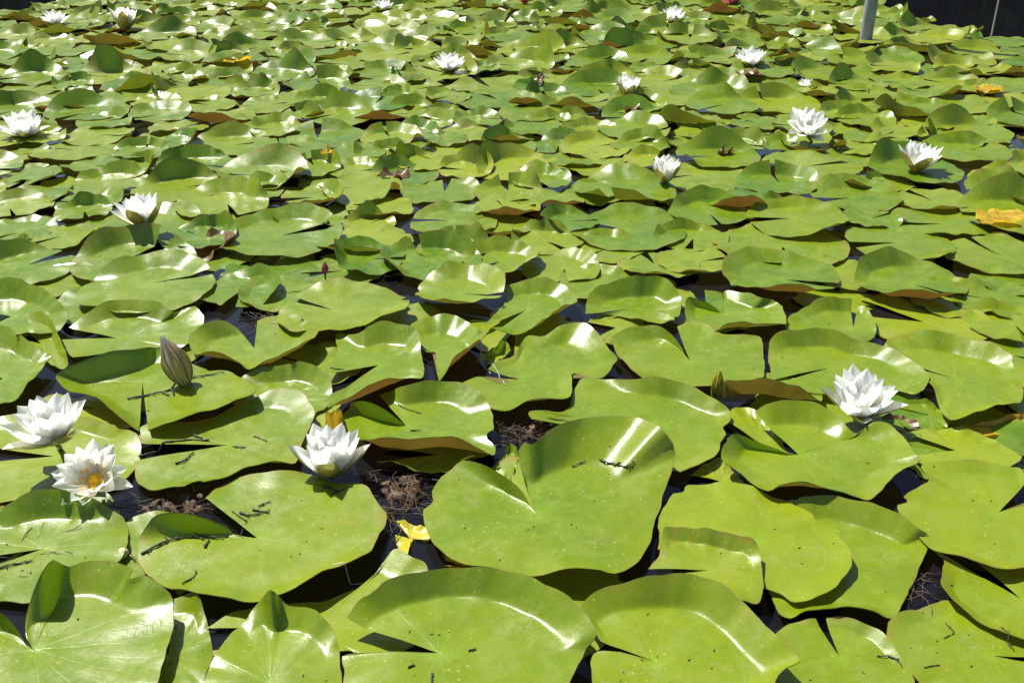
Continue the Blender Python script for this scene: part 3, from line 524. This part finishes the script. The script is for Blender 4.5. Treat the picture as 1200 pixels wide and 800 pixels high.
def stamens_mesh(op, seed):
    q = random.Random(seed); parts = []
    for ring, (n, r, lean, h) in enumerate(((16, .15, 28 + 20 * op, .30), (14, .11, 14 + 14 * op, .27), (10, .06, -8, .22))):
        for i in range(n):
            a = 2 * PI * (i + .5 * ring + q.uniform(-.2, .2)) / n; e = math.radians(90 - lean + q.uniform(-7, 7)); w = .017
            p0 = Vector((math.cos(a) * r, math.sin(a) * r, .02)); d = Vector((math.cos(a) * math.cos(e), math.sin(a) * math.cos(e), math.sin(e)))
            s = Vector((-math.sin(a), math.cos(a), 0)) * w; m_ = p0 + d * h * .6; t = p0 + d * h + Vector((-math.cos(a), -math.sin(a), 0)) * .04
            parts.append(([p0 - s, p0 + s, m_ + s * 1.1, m_ - s * 1.1, t], [(0, 1, 2, 3), (3, 2, 4)]))
    cap = [(math.cos(a) * .13, math.sin(a) * .13, .05) for a in np.linspace(0, 2 * PI, 13)[:-1]] + [(0, 0, .10)]
    parts.append((cap, [(i, (i + 1) % 12, 12) for i in range(12)]))
    V, Fc = merge(parts); return mesh_of('stamens', V, Fc, M['stamen'])
_cache = {}
def petal_set(kind, op, pink, simple):
    key = (kind, round(op, 1), pink, simple)
    if key not in _cache:
        lerp = lambda a, b: a + (b - a) * op
        L, Wd, e0, curl, cup = {'sepal': (.98, .22, lerp(38, 2), lerp(34, 22), .55), 'outer': (1.0, .26, lerp(44, 17), lerp(40, 34), .6),
                                'mid': (.94, .235, lerp(56, 36), lerp(34, 32), .6), 'inner': (.76, .17, lerp(68, 54), lerp(20, 20), .45)}[kind]
        mat = M['pinkpetal'] if pink else M['sepal' if kind == 'sepal' else 'petal']
        _cache[key] = [petal_mesh(L * s, Wd, e0 + de, curl, cup, mat, 31 * v + len(kind), nx=5 if simple else 10, ny=3 if simple else 5)
                       for v, (s, de) in enumerate(((1, 0), (.95, 5), (1.03, -4)))]
    return _cache[key]
LANDMARK = []
def lily(x, y, w, op, lean, lean_dir, zbase, label, mark, heart=False, stem=None, pink=False, group='white water lilies in bloom', simple=False, cat='water lily', fat=1.0):
    """x, y: photo pixel of the flower's base; w: width there in pixels; lean: degrees towards lean_dir (deg, 270 = viewer)"""
    g = ground(x, y, zbase); spread = .55 + .45 * op
    L = w / px_per_m(y, zbase) / (2.0 * (.62 + .36 * op)) * fat
    r = bpy.data.objects.new('water_lily', None); COL.objects.link(r); r.empty_display_size = .05
    r.location = g; r.scale = (L, L, L)
    ax = Vector((math.cos(math.radians(lean_dir)), math.sin(math.radians(lean_dir)), 0))
    q = random.Random(int(x * 7 + y)); spin = q.uniform(0, 6.28)
    r.rotation_euler = (Matrix.Rotation(math.radians(lean), 3, Vector((0, 0, 1)).cross(ax)) @ Matrix.Rotation(spin, 3, 'Z')).to_euler()
    tag(r, label, cat, group)
    plan = (('sepal', 4, 0), ('outer', 8, .4), ('mid', 8, .9), ('inner', 7, .2)) if not simple else (('sepal', 4, 0), ('outer', 8, .4), ('mid', 7, .9), ('inner', 5, .2))
    if heart: plan = (('sepal', 4, 0), ('outer', 8, .4), ('mid', 8, .9))
    for kind, n, ph in plan:
        ms = petal_set(kind, op, pink, simple)
        for i in range(n):
            o = link('sepal' if kind == 'sepal' else 'petal', ms[q.randrange(3)], r)
            o.rotation_euler = (q.uniform(-.06, .06), q.uniform(-.09, .09), 2 * PI * (i + ph) / n + q.uniform(-.11, .11))
            o.location = (0, 0, {'sepal': 0, 'outer': .02, 'mid': .045, 'inner': .07}[kind])
            if heart: o.location.xy = Vector((math.cos(o.rotation_euler.z), math.sin(o.rotation_euler.z))) * (.16 if kind == 'mid' else .08)
            s = q.uniform(.93, 1.05) * (.86 if heart else 1); o.scale = (s, s * q.uniform(.9, 1.08), s)
    if op > .25:
        st = link('stamens', stamens_mesh(.1 if heart else op, int(x)), r)
        if heart: st.scale = (2.0, 2.0, 1.15)
    if stem:
        sx, sy = stem; e = Vector(ground(sx, sy, -.02)); a = Vector(g)
        mid = (a + e) / 2 + Vector((.004, .002, 0)); inv = (Matrix.Translation(g) @ r.rotation_euler.to_matrix().to_4x4() @ Matrix.Diagonal((L, L, L, 1))).inverted()
        pts = [inv @ p for p in (a + Vector((0, 0, .002)), (a + mid) / 2, mid, (mid + e) / 2, e)]
        V, Fc = tube(pts, .0042 / L, 8); link('stem', mesh_of('stem', V, Fc, M['stem']), r)
    LANDMARK.append((x, y - w * .3, mark)); return r
lily(65, 519, 104, .62, 4, 200, .050, 'white water lily raised on a stem above its yellow-centred neighbour', 'the raised lily', heart=False, stem=(68, 530))
lily(112, 563, 98, 1.0, 33, 272, .034, 'wide open white water lily showing its bright yellow centre to the viewer', 'the yellow-centred lily', heart=True)
lily(388, 559, 86, .18, 3, 90, .010, 'cup-shaped white water lily with yellow-green sepals, against a yellow leaf wedge', 'the cup-shaped lily')
lily(1002, 487, 98, .66, 5, 300, .016, 'open white water lily with one stray low petal, beside brown upturned pad', 'the stray-petal lily')
lily(171, 268, 60, .22, 12, 160, .035, 'ragged white water lily cup leaning left on a short stem, near brown dead leaf', 'the left-leaning lily', stem=(171, 276))
lily(779, 215, 37, .02, 0, 90, .022, 'slim barely opened white water lily showing a yellow-green front sepal', 'the barely opened lily', stem=(780, 222), fat=1.1)
lily(1072, 201, 54, .30, 6, 20, .020, 'half-open white water lily tilted right, standing above the yellow dead leaf', 'the tilted lily')
lily(944, 157, 57, .80, 24, 272, .045, 'fully open round white water lily with pale centre, facing forward on dark stem', 'the round lily', stem=(957, 176))
lily(30, 161, 58, .72, 6, 300, .018, 'spiky wide white water lily alone by the left edge of the pond', 'the spiky edge lily')
lily(735, 116, 38, .15, 0, 90, .016, 'little white water lily cup above a reddish curled leaf', 'the little cup lily', simple=True)
lily(527, 85, 43, .62, 8, 270, .016, 'small spiky white lily in the middle among dark pads', 'the small middle lily', simple=True)
lily(879, 79, 44, .70, 6, 270, .016, 'wide flat white water lily left of the grey post, over a brown leaf', 'the flat lily', simple=True)
lily(145, 36, 37, .12, 12, 60, .020, 'cream half-closed water lily with beige sepals near the far edge', 'the cream lily', simple=True)
lily(66, 31, 36, .70, 4, 270, .016, 'small white water lily near the dark far corner of water', 'the dark-corner lily', simple=True)
lily(788, 27, 33, .60, 6, 270, .016, 'distant white water lily nearest to the two far pink lilies', 'the distant lily', simple=True)
lily(450, 15, 29, .66, 4, 270, .016, 'farthest tiny white water lily at the back of the pads', 'the farthest tiny lily', simple=True)
lily(943, 103, 21, .70, 8, 270, .012, 'tiny low white water lily directly beyond the round forward-facing one', 'the tiny low lily', simple=True)
lily(615, 5, 22, .35, 0, 270, .016, 'deep pink water lily at the far edge, left of a paler pink one', 'the deep pink lily', pink=True, simple=True, group='pink water lilies far off')
lily(857, 7, 27, .60, 0, 270, .016, 'pink water lily at the far edge between white lily and grey post', 'the paler pink lily', pink=True, simple=True, group='pink water lilies far off')

def bud(name, x, y, h, lean, ld, mats, label, mark, cat='flower bud', zb=.012, stem=True):
    g = ground(x, y, zb); L = h / px_per_m(y) / math.cos(math.radians(28)) * .92
    r = bpy.data.objects.new(name, None); COL.objects.link(r); r.location = g; r.scale = (L, L, L); r.empty_display_size = .03
    ax = Vector((math.cos(math.radians(ld)), math.sin(math.radians(ld)), 0))
    r.rotation_euler = Matrix.Rotation(math.radians(lean), 3, Vector((0, 0, 1)).cross(ax)).to_euler(); tag(r, label, cat)
    q = random.Random(int(x))
    for i in range(4):
        o = link('sepal', petal_mesh(.92, .25, 60, 50, .75, M[mats[0]], i + 3, base_r=.05), r); o.rotation_euler = (0, 0, i * PI / 2 + .5)
        o.scale = (1, 1, (1, .94, .8, .97)[i])
    for i in range(5):
        o = link('petal', petal_mesh(1.0, .20, 70, 36, .7, M[mats[1]], i + 30, base_r=.03), r); o.rotation_euler = (0, 0, i * 2 * PI / 5)
    V, Fc = tube([(0, 0, .04), (0, 0, -.1), (.02, 0, -.5)], [.10, .07, .06], 8); link('stem', mesh_of('stem', V, Fc, M['stem']), r)
    LANDMARK.append((x, y - h / 2, mark)); return r
bud('flower_bud', 219, 450, 62, 19, 172, ('budsepal', 'budwhite'), 'brown and cream closed flower bud standing on a lily pad', 'the brown bud', zb=.018)
M['budgold'] = two_sided('gold_sepal', (.5, .46, .04), (.4, .36, .03), ((.30, .27, .03), (.42, .36, .03)), .4, .2, (.5, .4, .03))
bud('flower_bud', 838, 466, 34, 5, 0, ('budgold', 'budgold'), 'small yellow-green flower bud at the end of a brown upturned pad', 'the small yellow bud', zb=.012)
bud('flower_bud', 381, 321, 16, 10, 300, ('pinkpetal', 'pinkpetal'), 'tiny pink flower bud poking up between two lily pads', 'the tiny pink bud', zb=.020)

# ------------------------------------------------------------------ dead and yellow leaves
def scrap(name, x, y, w, h, rise, mat, label, mark, seed, zb=None, cat='dead leaf'):
    p, n = hit(x, y); z = (p.z + .004) if zb is None else zb; c = ground(x, y, z)
    s = px_per_m(y); rx = w / s / 2; ry = h / s / 2 / math.sin(math.radians(26.4) - math.atan((400 - y) / F_PX)) * .9
    q = random.Random(seed); out = []; N = 26; a0 = q.uniform(0, 6)
    for i in range(N):
        t = a0 + 2 * PI * i / (N - 1) * .995
        k = 1 + .22 * math.sin(2 * t + q.uniform(0, .4)) + .10 * math.sin(5 * t + 1)
        out.append((c[0] + rx * k * math.cos(t), c[1] + min(ry, rx * 1.1) * k * math.sin(t), rise * max(0, math.sin(t * 1.0 + q.uniform(-.2, .2) + seed)) + .004 * abs(math.sin(3 * t))))
    V, Fc, at = pad_mesh(name, c[:2], spline(out, 3), z, r0=.3, seed=seed * .1, nth=40, nr_=10, ripple=.006)
    o = link(name, mesh_of(name, V, Fc, M[mat], attrs=dict(radial=at['radial']))); tag(o, label, cat)
    if mark: LANDMARK.append((x, y, mark))
scrap('dead_leaf', 241, 294, 60, 26, .030, 'dead', 'dark brown curled dead leaf right of the left-leaning lily', 'the brown dead leaf', 1)
scrap('dead_leaf', 279, 71, 26, 12, .016, 'yellow', 'orange dead leaf scrap among far pads left of the small middle lily', 'the far orange scrap', 2)
scrap('dead_leaf', 1158, 104, 32, 9, .008, 'yellow', 'flat orange dead leaf lying on pads right of the grey post', 'the flat orange leaf', 3)
scrap('dead_leaf', 1173, 256, 58, 20, .008, 'yellow', 'bright yellow dead leaf lying flat below the half-open tilted lily', 'the bright yellow leaf', 4)
scrap('dead_leaf', 463, 206, 30, 12, .012, 'dead', 'reddish brown dead leaf scrap between mottled pads, middle of pond', 'the reddish brown scrap', 5)
scrap('dead_leaf', 383, 179, 12, 8, .006, 'yellow', 'tiny orange leaf scrap right of a dark raised pad', 'the tiny orange scrap', 6)
scrap('dead_leaf', 631, 95, 15, 13, .022, 'dead', 'small reddish curled leaf left of the little cup lily', 'the small reddish curl', 7)
scrap('dead_leaf', 741, 128, 18, 10, .016, 'dead', 'reddish curled leaf directly below the little white lily cup', None, 8)
scrap('dead_leaf', 849, 178, 16, 7, .010, 'dead', 'small red-brown leaf scrap beside a dark raised pad, right', 'the red-brown scrap', 9)
scrap('dead_leaf', 877, 87, 30, 12, .016, 'dead', 'brown dead leaf under the wide flat lily left of the post', None, 10)
scrap('dead_leaf', 128, 33, 34, 12, .022, 'dead', 'brown leaf leaning against the cream half-closed lily', None, 11)
def cut_leaf(name, tile, zb, txt, mat, label, cat='dead leaf', mark=None, r0=.6):
    t = TILE[tile]; pts = []
    for tok in txt.split():
        q = [float(v) for v in tok.split(',')]; rise = (q[2] if len(q) > 2 else 0) / 1000
        X, Y = unpix(t, q[0], q[1]); g = ground(X, Y, zb + rise); pts.append((g[0], g[1], rise))
    P = np.array(pts); c = P[:, :2].mean(0)
    V, Fc, at = pad_mesh(name, c, spline(pts, 4), zb, r0=r0, seed=len(txt) * .013, nth=70, ripple=.002)
    o = link(name, mesh_of(name, V, Fc, M[mat])); tag(o, label, cat)
    if mark: LANDMARK.append((*project((c[0], c[1], 0)), mark))
cut_leaf('yellow_leaf', 'B4', .004, '965,492 1050,485,4 1130,468,8 1200,448,10 1270,450,6 1255,500 1150,507 1090,532,4 1030,527 972,500', 'yellow', 'yellow rotting leaf edge beside dark water at the right edge', mark='the yellow leaf edge')
cut_leaf('yellow_leaf', 'A2', .004, '493,232 540,236,6 605,258,4 610,300 560,292 545,310 532,350 500,335 490,280', 'lime', 'lime yellow torn leaf scrap beside dark roots, left of the central pad')
cut_leaf('yellow_leaf', 'A2', .010, '655,348 690,372,5 780,378,8 835,400 780,402 700,395 662,388', 'yellow', 'orange dying leaf edge peeping out behind the bottom middle pad')
cut_leaf('yellow_leaf', 'B2', .004, '248,540 246,455,34 270,446,38 300,450,34 304,530 275,545', 'yellow', 'bright yellow leaf wedge standing behind the cup-shaped lily', r0=.3)
cut_leaf('dead_leaf', 'B4', .004, '640,492 700,465,5 770,455,8 828,490,6 800,515 720,508', 'dead', 'purplish brown dead leaf lying in the gap below the open lily')

# ------------------------------------------------------------------ twigs, crumbs, roots
def twig(tile, lines, r, label, mat='twig', cat='twig', name='twig'):
    parts = []; t = TILE[tile]; q = random.Random(len(label))
    for ln in lines:
        pts = []
        for i in range(0, len(ln), 2):
            p, n = hit(*unpix(t, ln[i], ln[i + 1])); pts.append(p + n * r * .8)
        P = spline([tuple(p) for p in pts], 5)
        P = [Vector(p) + Vector((q.uniform(-1, 1), q.uniform(-1, 1), q.uniform(0, 1))) * r * .7 for p in P]
        P = [Vector((p.x, p.y, max(p.z, top_z(p.x, p.y) + r * .6))) for p in P]
        parts.append(tube(P, [r * q.uniform(.55, 1.25) * (1 - .5 * i / len(P)) for i in range(len(P))], 6))
        for p in P[1:-1]:
            if q.random() < .25:
                e = p + Vector((q.uniform(-1, 1), q.uniform(-1, 1), .15)) * r * 5; parts.append(tube([p, e], [r * .5, r * .25], 5))
    V, Fc = merge(parts); o = link(name, mesh_of(name, V, Fc, M[mat])); tag(o, label, cat)
twig('A1', [(500,350,560,317,620,297,700,288,780,292,868,282), (722,325,735,300), (690,290,720,300)], .0019, 'long black twig lying along the shiny flap of a large pad')
twig('A1', [(-40,405,0,398,60,385,118,372)], .0016, 'black twig at the left edge ending in a lump of muck')
twig('B1', [(490,607,560,592,640,578,738,550), (690,562,715,572)], .0022, 'longest black twig on the broad dirty pad, pointing at the yellow-centred lily')
twig('B1', [(620,633,650,622,682,590)], .0020, 'short bent black twig below a longer one on the dirty pad')
twig('B1', [(447,406,520,391,595,375,622,345,690,330,790,310), (570,380,590,395), (600,372,612,392)], .0019, 'forked black twig lying at the foot of the brown bud')
twig('A4', [(920,590,952,625,918,645)], .0010, 'thin hooked dark stalk on the lower right corner pad')
twig('A4', [(850,747,902,738)], .0010, 'short dark scratch of stalk low on the corner pad')
twig('A4', [(682,706,740,712,772,745), (720,706,760,722)], .0011, 'fine dark stalk on the pad with a narrow far-pointing slit')
twig('A4', [(1115,622,1140,660,1165,690)], .0011, 'thin dark stalk at the right edge near the corner pad slit')
twig('A1', [(640,455,680,432,690,408)], .0015, 'small black hooked twig near the front of the twig-flapped pad')
twig('A1', [(845,205,880,215,950,195), (905,185,950,165), (890,195,945,205), (820,238,870,236)], .0016, 'clump of dark stalks on the pad with one shiny flap')
twig('A2', [(240,112,290,128,310,122), (262,140,292,132)], .0016, 'black stalk scraps on the pad edge below the cup-shaped lily')
twig('A2', [(745,690,775,680)], .0013, 'short black stalk right of the bottom middle pad hub')
twig('A2', [(620,770,618,805)], .0013, 'short upright-pointing black stalk low on the bottom middle pad')
twig('A2', [(535,748,556,738)], .0013, 'tiny black stalk left of the bottom middle pad hub')
twig('B3', [(425,618,470,632,520,640,548,622), (480,640,500,628)], .0016, 'dark stalk scraps in the fold of the central upright pad')
twig('B3', [(330,640,380,620)], .0013, 'thin dark stalk across the white streak of the central pad')
twig('B2', [(500,422,530,440,580,455)], .0010, 'thin grey stalk on the pad with a brown front edge')
twig('B2', [(265,327,312,320)], .0013, 'small dark stalk on the pad with an orange-brown front edge')
twig('B2', [(545,516,576,516)], .0013, 'small dark stalk below the notch of the brown-fronted pad')
twig('B2', [(790,255,798,288,835,325,876,355)], .0011, 'pale curved stalk beside the withered brown pad', mat='cord')
twig('B1', [(815,572,860,575)], .0014, 'small dark stalk right of the long twig on the dirty pad')
twig('B1', [(890,535,940,552)], .0012, 'faint thin stalk near the right end of the dirty pad')
twig('A2', [(275,445,330,455,375,453)], .0009, 'pale straight stalk in the dark gap below the twig-flapped pad', mat='cord')
# seed ball: lathe with a short stub
def seed_ball(x, y):
    p, n = hit(x, y); R = 6.5 / px_per_m(y); V, Fc = [], []
    for i in range(9):
        a = PI * i / 8
        for k in range(14):
            t = 2 * PI * k / 14; rr = R * math.sin(a) * (1 + .06 * math.sin(3 * t)) * (1 - .12 * math.cos(a))
            V.append((p.x + rr * math.cos(t), p.y + rr * math.sin(t), p.z + R * .9 - R * math.cos(a) * 1.05))
    for i in range(8):
        for k in range(14): Fc.append((i * 14 + k, i * 14 + (k + 1) % 14, (i + 1) * 14 + (k + 1) % 14, (i + 1) * 14 + k))
    o = link('seed_pod', mesh_of('seed_pod', V, Fc, M['budwhite'])); tag(o, 'small round pale seed pod between the folded-corner pad and dark water', 'seed pod')
    tv, tf = tube([p + Vector((R * .5, .1 * R, R * .8)), p + Vector((R * 1.8, -R * .3, R * .4)), p + Vector((R * 3.2, -R * 2, -.004))], .0016, 6)
    link('stalk', mesh_of('stalk', tv, tf, M['stem']), o)
seed_ball(145, 653)
def tangle(tile, x0, y0, x1, y1, n, label, name='root_tangle', lump=False, seed=3):
    q = random.Random(seed); t = TILE[tile]; parts = []
    c = Vector(ground(*unpix(t, (x0 + x1) / 2, (y0 + y1) / 2), 0)); e = Vector(ground(*unpix(t, x1, (y0 + y1) / 2), 0)); f_ = Vector(ground(*unpix(t, (x0 + x1) / 2, y0), 0))
    rx, ry = (e - c).length, (f_ - c).length
    for i in range(n):
        a = q.uniform(0, 6.28); k = q.random() ** .5; p = c + Vector((rx * k * math.cos(a), ry * k * math.sin(a), q.uniform(-.002, .010)))
        d = q.uniform(0, 6.28); pts = [p]
        for s in range(7):
            d += q.uniform(-.7, .7); st = q.uniform(.006, .014)
            pts.append(pts[-1] + Vector((math.cos(d) * st, math.sin(d) * st, q.uniform(-.003, .0032))))
            pts[-1].z = max(-.003, min(.016, pts[-1].z))
        parts.append(tube(pts, q.uniform(.0003, .0007), 4))
    V, Fc = merge(parts); o = link(name, mesh_of(name, V, Fc, M['fibre'])); tag(o, label, 'roots')
    if lump:
        V, Fc = [], []
        for k in range(lump):
            o_ = len(V); cx = c + Vector((rx * q.uniform(-.8, .8), ry * q.uniform(-.7, .7), 0)); s = q.uniform(.007, .017); ph = q.uniform(0, 9)
            for i in range(9):
                for j in range(16):
                    th, f2 = 2 * PI * j / 16, PI / 2 * i / 8; rr = s * (1 + .25 * math.sin(3 * th + ph) + .18 * math.sin(7 * th + 2 * f2 * 5 + ph))
                    V.append((cx.x + rr * 1.5 * math.cos(th) * math.cos(f2), cx.y + rr * math.sin(th) * math.cos(f2), -.004 + rr * .75 * math.sin(f2) * (1 + .2 * math.sin(5 * th))))
            for i in range(8):
                for j in range(16): Fc.append((o_ + i * 16 + j, o_ + i * 16 + (j + 1) % 16, o_ + (i + 1) * 16 + (j + 1) % 16, o_ + (i + 1) * 16 + j))
        link('muck', mesh_of('muck', V, Fc, M['muck']), o)
tangle('A1', 490, 130, 730, 215, 35, 'wet brown lump of rotting plant matter in the gap by the yellow-centred lily', lump=7)
tangle('A2', 400, 60, 600, 230, 70, 'tangle of fine brown roots in the dark gap right of the cup-shaped lily', seed=5, lump=9)
tangle('B2', 890, 450, 1060, 560, 60, 'tangle of brown roots in the gap left of the central upright pad', seed=6, lump=4)
tangle('B1', 900, 70, 1000, 150, 50, 'brown root scraps in a small gap behind the debris-strewn pad', seed=8, lump=2)
tangle('A1', 60, 350, 180, 385, 30, 'grey-brown lump of muck on the pad left of the folded corner', seed=9, name='muck_clump')
tangle('A4', 780, 420, 900, 520, 14, 'brown roots in the dark hole left of the corner pad', seed=12)
# crumbs of plant matter lying on the pads
q = random.Random(77); V, Fc = [], []
for _ in range(420):
    x, y = q.uniform(0, 1200), 230 + 570 * q.random() ** .8
    if math.sin(x * .021 + 1) * math.cos(y * .027 + 2) + q.uniform(-.5, .5) < .15: continue
    p, n = hit(x, y)
    if p.z < .004 or n.z < .8: continue
    a = q.uniform(0, 6.28); l, w = q.uniform(.0010, .0032), q.uniform(.0006, .0014); o = len(V)
    d = Vector((math.cos(a), math.sin(a), 0)); s = Vector((-d.y, d.x, 0)); p = p + Vector((0, 0, .0003))
    V += [p - d * l, p - s * w, p + d * l, p + s * w, p + Vector((0, 0, w * 1.2))]
    Fc += [(o, o + 1, o + 4), (o + 1, o + 2, o + 4), (o + 2, o + 3, o + 4), (o + 3, o, o + 4)]
me = mesh_of('plant_crumbs', V, Fc, M['twig'], smooth=False); tag(link('plant_crumbs', me), 'dark crumbs of plant matter sprinkled over the near pads', 'plant debris', kind='stuff')

# ------------------------------------------------------------------ post and cord in the water
b = ground(1016, 52, 0); bz = 2.1
V, Fc = [], []
prof = [(.031, -.5), (.031, .02), (.0305, .6), (.0305, 1.4), (.0305, bz - .02), (.034, bz - .018), (.034, bz - .002), (.028, bz + .006), (.001, bz + .008)]
for r_, z in prof:
    for k in range(24): V.append((b[0] + r_ * math.cos(2 * PI * k / 24), b[1] + .03 + r_ * math.sin(2 * PI * k / 24), z))
for i in range(len(prof) - 1):
    for k in range(24): Fc.append((i * 24 + k, i * 24 + (k + 1) % 24, (i + 1) * 24 + (k + 1) % 24, (i + 1) * 24 + k))
tag(link('metal_post', mesh_of('metal_post', V, Fc, M['post'])), 'round grey metal post rising out of the pads near dark water', 'post'); LANDMARK.append((1016, 40, 'the grey post'))
b = ground(1160, 48, 0); pts = [(b[0], b[1], -.4), (b[0] + .002, b[1], .1), (b[0] - .006, b[1], .8), (b[0] - .03, b[1] + .02, 2.2)]
V, Fc = tube(spline(pts, 5), .0042, 8); tag(link('mooring_line', mesh_of('mooring_line', V, Fc, M['cord'])), 'thin pale taut line running up out of the dark water, right corner', 'line'); LANDMARK.append((1160, 46, 'the pale line'))

# ------------------------------------------------------------------ pond, banks, unseen foliage added behind
def ring_sheet(name, c, rings, mat, n=96, jitter=0., kind='structure'):
    V, Fc = [], []; q = random.Random(5)
    ph = [q.uniform(0, 6) for _ in range(4)]
    for r, z in rings:
        for k in range(n):
            t = 2 * PI * k / n; rr = r * (1 + jitter * (math.sin(3 * t + ph[0]) + .6 * math.sin(7 * t + ph[1])))
            V.append((c[0] + rr * math.cos(t), c[1] + rr * math.sin(t), z + (.05 * math.sin(11 * t + ph[2]) if z > .1 else 0)))
    for i in range(len(rings) - 1):
        for k in range(n): Fc.append((i * n + k, (i + 1) * n + k, (i + 1) * n + (k + 1) % n, i * n + (k + 1) % n))
    o = link(name, mesh_of(name, V, Fc, mat)); tag(o, kind=kind); return o
PC = (0, 8.5)
ring_sheet('water', PC, [(.01, 0), (4, 0), (8, 0), (14, 0)], M['water'])
ring_sheet('ground', PC, [(11.2, -.35), (11.8, .05), (12.6, .30), (16, .5), (40, .6), (240, .7)], M['earth'], jitter=.025)
q = random.Random(21); V, Fc = [], []  # leaf mass added out of view so open water mirrors dark, not sky
for _ in range(24000):
    t = math.radians(q.uniform(-25, 205)); r = 14.2 + abs(q.gauss(0, 1.5)); clump = math.sin(t * 13) * .9 + math.sin(t * 29 + 1) * .5
    H = 3.6 + clump * .5; z = .35 + H * q.random() ** .8
    p = Vector((PC[0] + r * math.cos(t) + q.gauss(0, .25), PC[1] + r * math.sin(t) + q.gauss(0, .25), z)); s = q.uniform(.34, .7)
    e = Euler((q.uniform(-1.2, 1.2), q.uniform(-1.2, 1.2), q.uniform(0, 6.28))).to_matrix(); o = len(V)
    V += [p + e @ Vector(w) * s for w in ((-1, 0, 0), (-.2, -.55, .1), (1, 0, 0), (-.2, .55, .1))]; Fc.append((o, o + 1, o + 2, o + 3))
tag(link('added_bank_foliage', mesh_of('added_bank_foliage', V, Fc, M['leafmass'], smooth=False)), 'dark wood on the far bank beyond the pond', 'added foliage', kind='stuff')

# ------------------------------------------------------------------ link the pads, name each one
NUM = 'first second third fourth fifth sixth seventh eighth ninth tenth eleventh twelfth thirteenth fourteenth fifteenth sixteenth seventeenth eighteenth nineteenth twentieth'.split()
KEEP = None   # indices kept as individuals
KEEP = [0,1,2,3,4,5,6,7,8,9,10,11,12,13,14,15,16,17,18,19,20,21,22,23,24,25,26,27,28,29,30,31,32,33,34,35,36,37,38,39,40,41,42,43,44,45,46,48,49,51,52,53,54,55,56,57,58,59,60,61,62,63,64,65,66,67,68,69,70,71,72,73,74,75,76,77,78,79,80,81,82,83,84,85,86,87,88,89,90,91,92,93,94,95,96,97,98,99,100,101,102,103,104,105,106,108,109,110,111,112,113,114,115,116,117,119,121,122,126,127,130,131,132,133,134,136,137,138,140,143,144,145,149,150,151,152,153,155,157,165,168,179,183,186,189,196,198,199,200,207,209,210,212,214,219,225,226,235,237,239,241,250,257,258,263,271,273,274,277,282,285,287,290,295,296,300,306,307,309,311,313,318,320,322,329,331,337,345,355,356,375,379,384,388,392,393,404,407,410,416,417,424,433,434,436,445,448,449,450,454,460,463,464,466,479,481,485,487,493,498,504,506,508,514,522,524,525,528,533,535,536,537,545,547,551,553,554,556,561,562,565,570,579,581,596,598,601,618,624,627,636,641,644,646,648,656,658,668,671,677,679,693,706,713,719,721,725,747,758,769,771,775,783,791,803,810,823,838,847,849,867,871,890,907,909,920,923,925,929,930,934,935,941,946,948,956,957,966,975,979]
if KEEP is None:
    order = sorted(range(len(PADS)), key=lambda i: -PADS[i]['w'] / PADS[i]['c'][1])
    KEEP = set(order[:300]) 
else: KEEP = set(KEEP)
sect = {}
for i, p in enumerate(PADS):
    if i not in KEEP or p['label']: continue
    x, y = p['px']; best = min(LANDMARK, key=lambda m: math.hypot(m[0] - x, (m[1] - y) * 2.2))
    dx, dy = x - best[0], (y - best[1]) * 2.2
    side = ('right of' if dx > 0 else 'left of') if abs(dx) > abs(dy) else ('in front of' if dy > 0 else 'behind')
    sect.setdefault((best[2], side), []).append((math.hypot(dx, dy), i))
for (mark, side), lst in sect.items():
    for k, (_, i) in enumerate(sorted(lst)):
        p = PADS[i]; f = p['feat']; big = max([int(''.join(ch for ch in s if ch.isdigit()) or 0) for s in f.split(',')] or [0])
        if 'f' in f and big >= 30: look = 'with upturned near edge'
        elif 'b' in f and big >= 38: look = 'with high rear rim'
        elif 'b' in f and big >= 16: look = 'with raised rear edge'
        elif big >= 16: look = 'with one curled edge'
        else: look = 'lying flat'
        hue = 'yellowish' if p['tint'] > .72 else 'deep green' if p['tint'] < .36 else 'green'
        # nearest has no number
        where = f'nearest {side}' if side in ('behind',) and False else f'{NUM[min(k, 19)]} {side}'
        p['label'] = f'{hue} lily pad {look}, {where} {mark}'
rest = []
for i, p in enumerate(PADS):
    if i in KEEP:
        o = link('lily_pad', mesh_of('lily_pad', p['V'], p['F'], M['pad'], attrs=p['at']))
        o['pad_index'] = i
        tag(o, p['label'], 'lily pad', 'lily pads covering the pond')
    else: rest.append(p)
if rest:
    V, Fc = merge([(p['V'], p['F']) for p in rest]); at = {k: sum((list(p['at'][k]) for p in rest), []) for k in rest[0]['at']}
    tag(link('lily_pads', mesh_of('lily_pads', V, Fc, M['pad'], attrs=at)), 'mass of smaller lily pads half hidden between and beyond the others', 'lily pads', kind='stuff')
print('PADS', len(PADS), 'kept', len(KEEP), 'verts', sum(len(p['V']) for p in PADS))
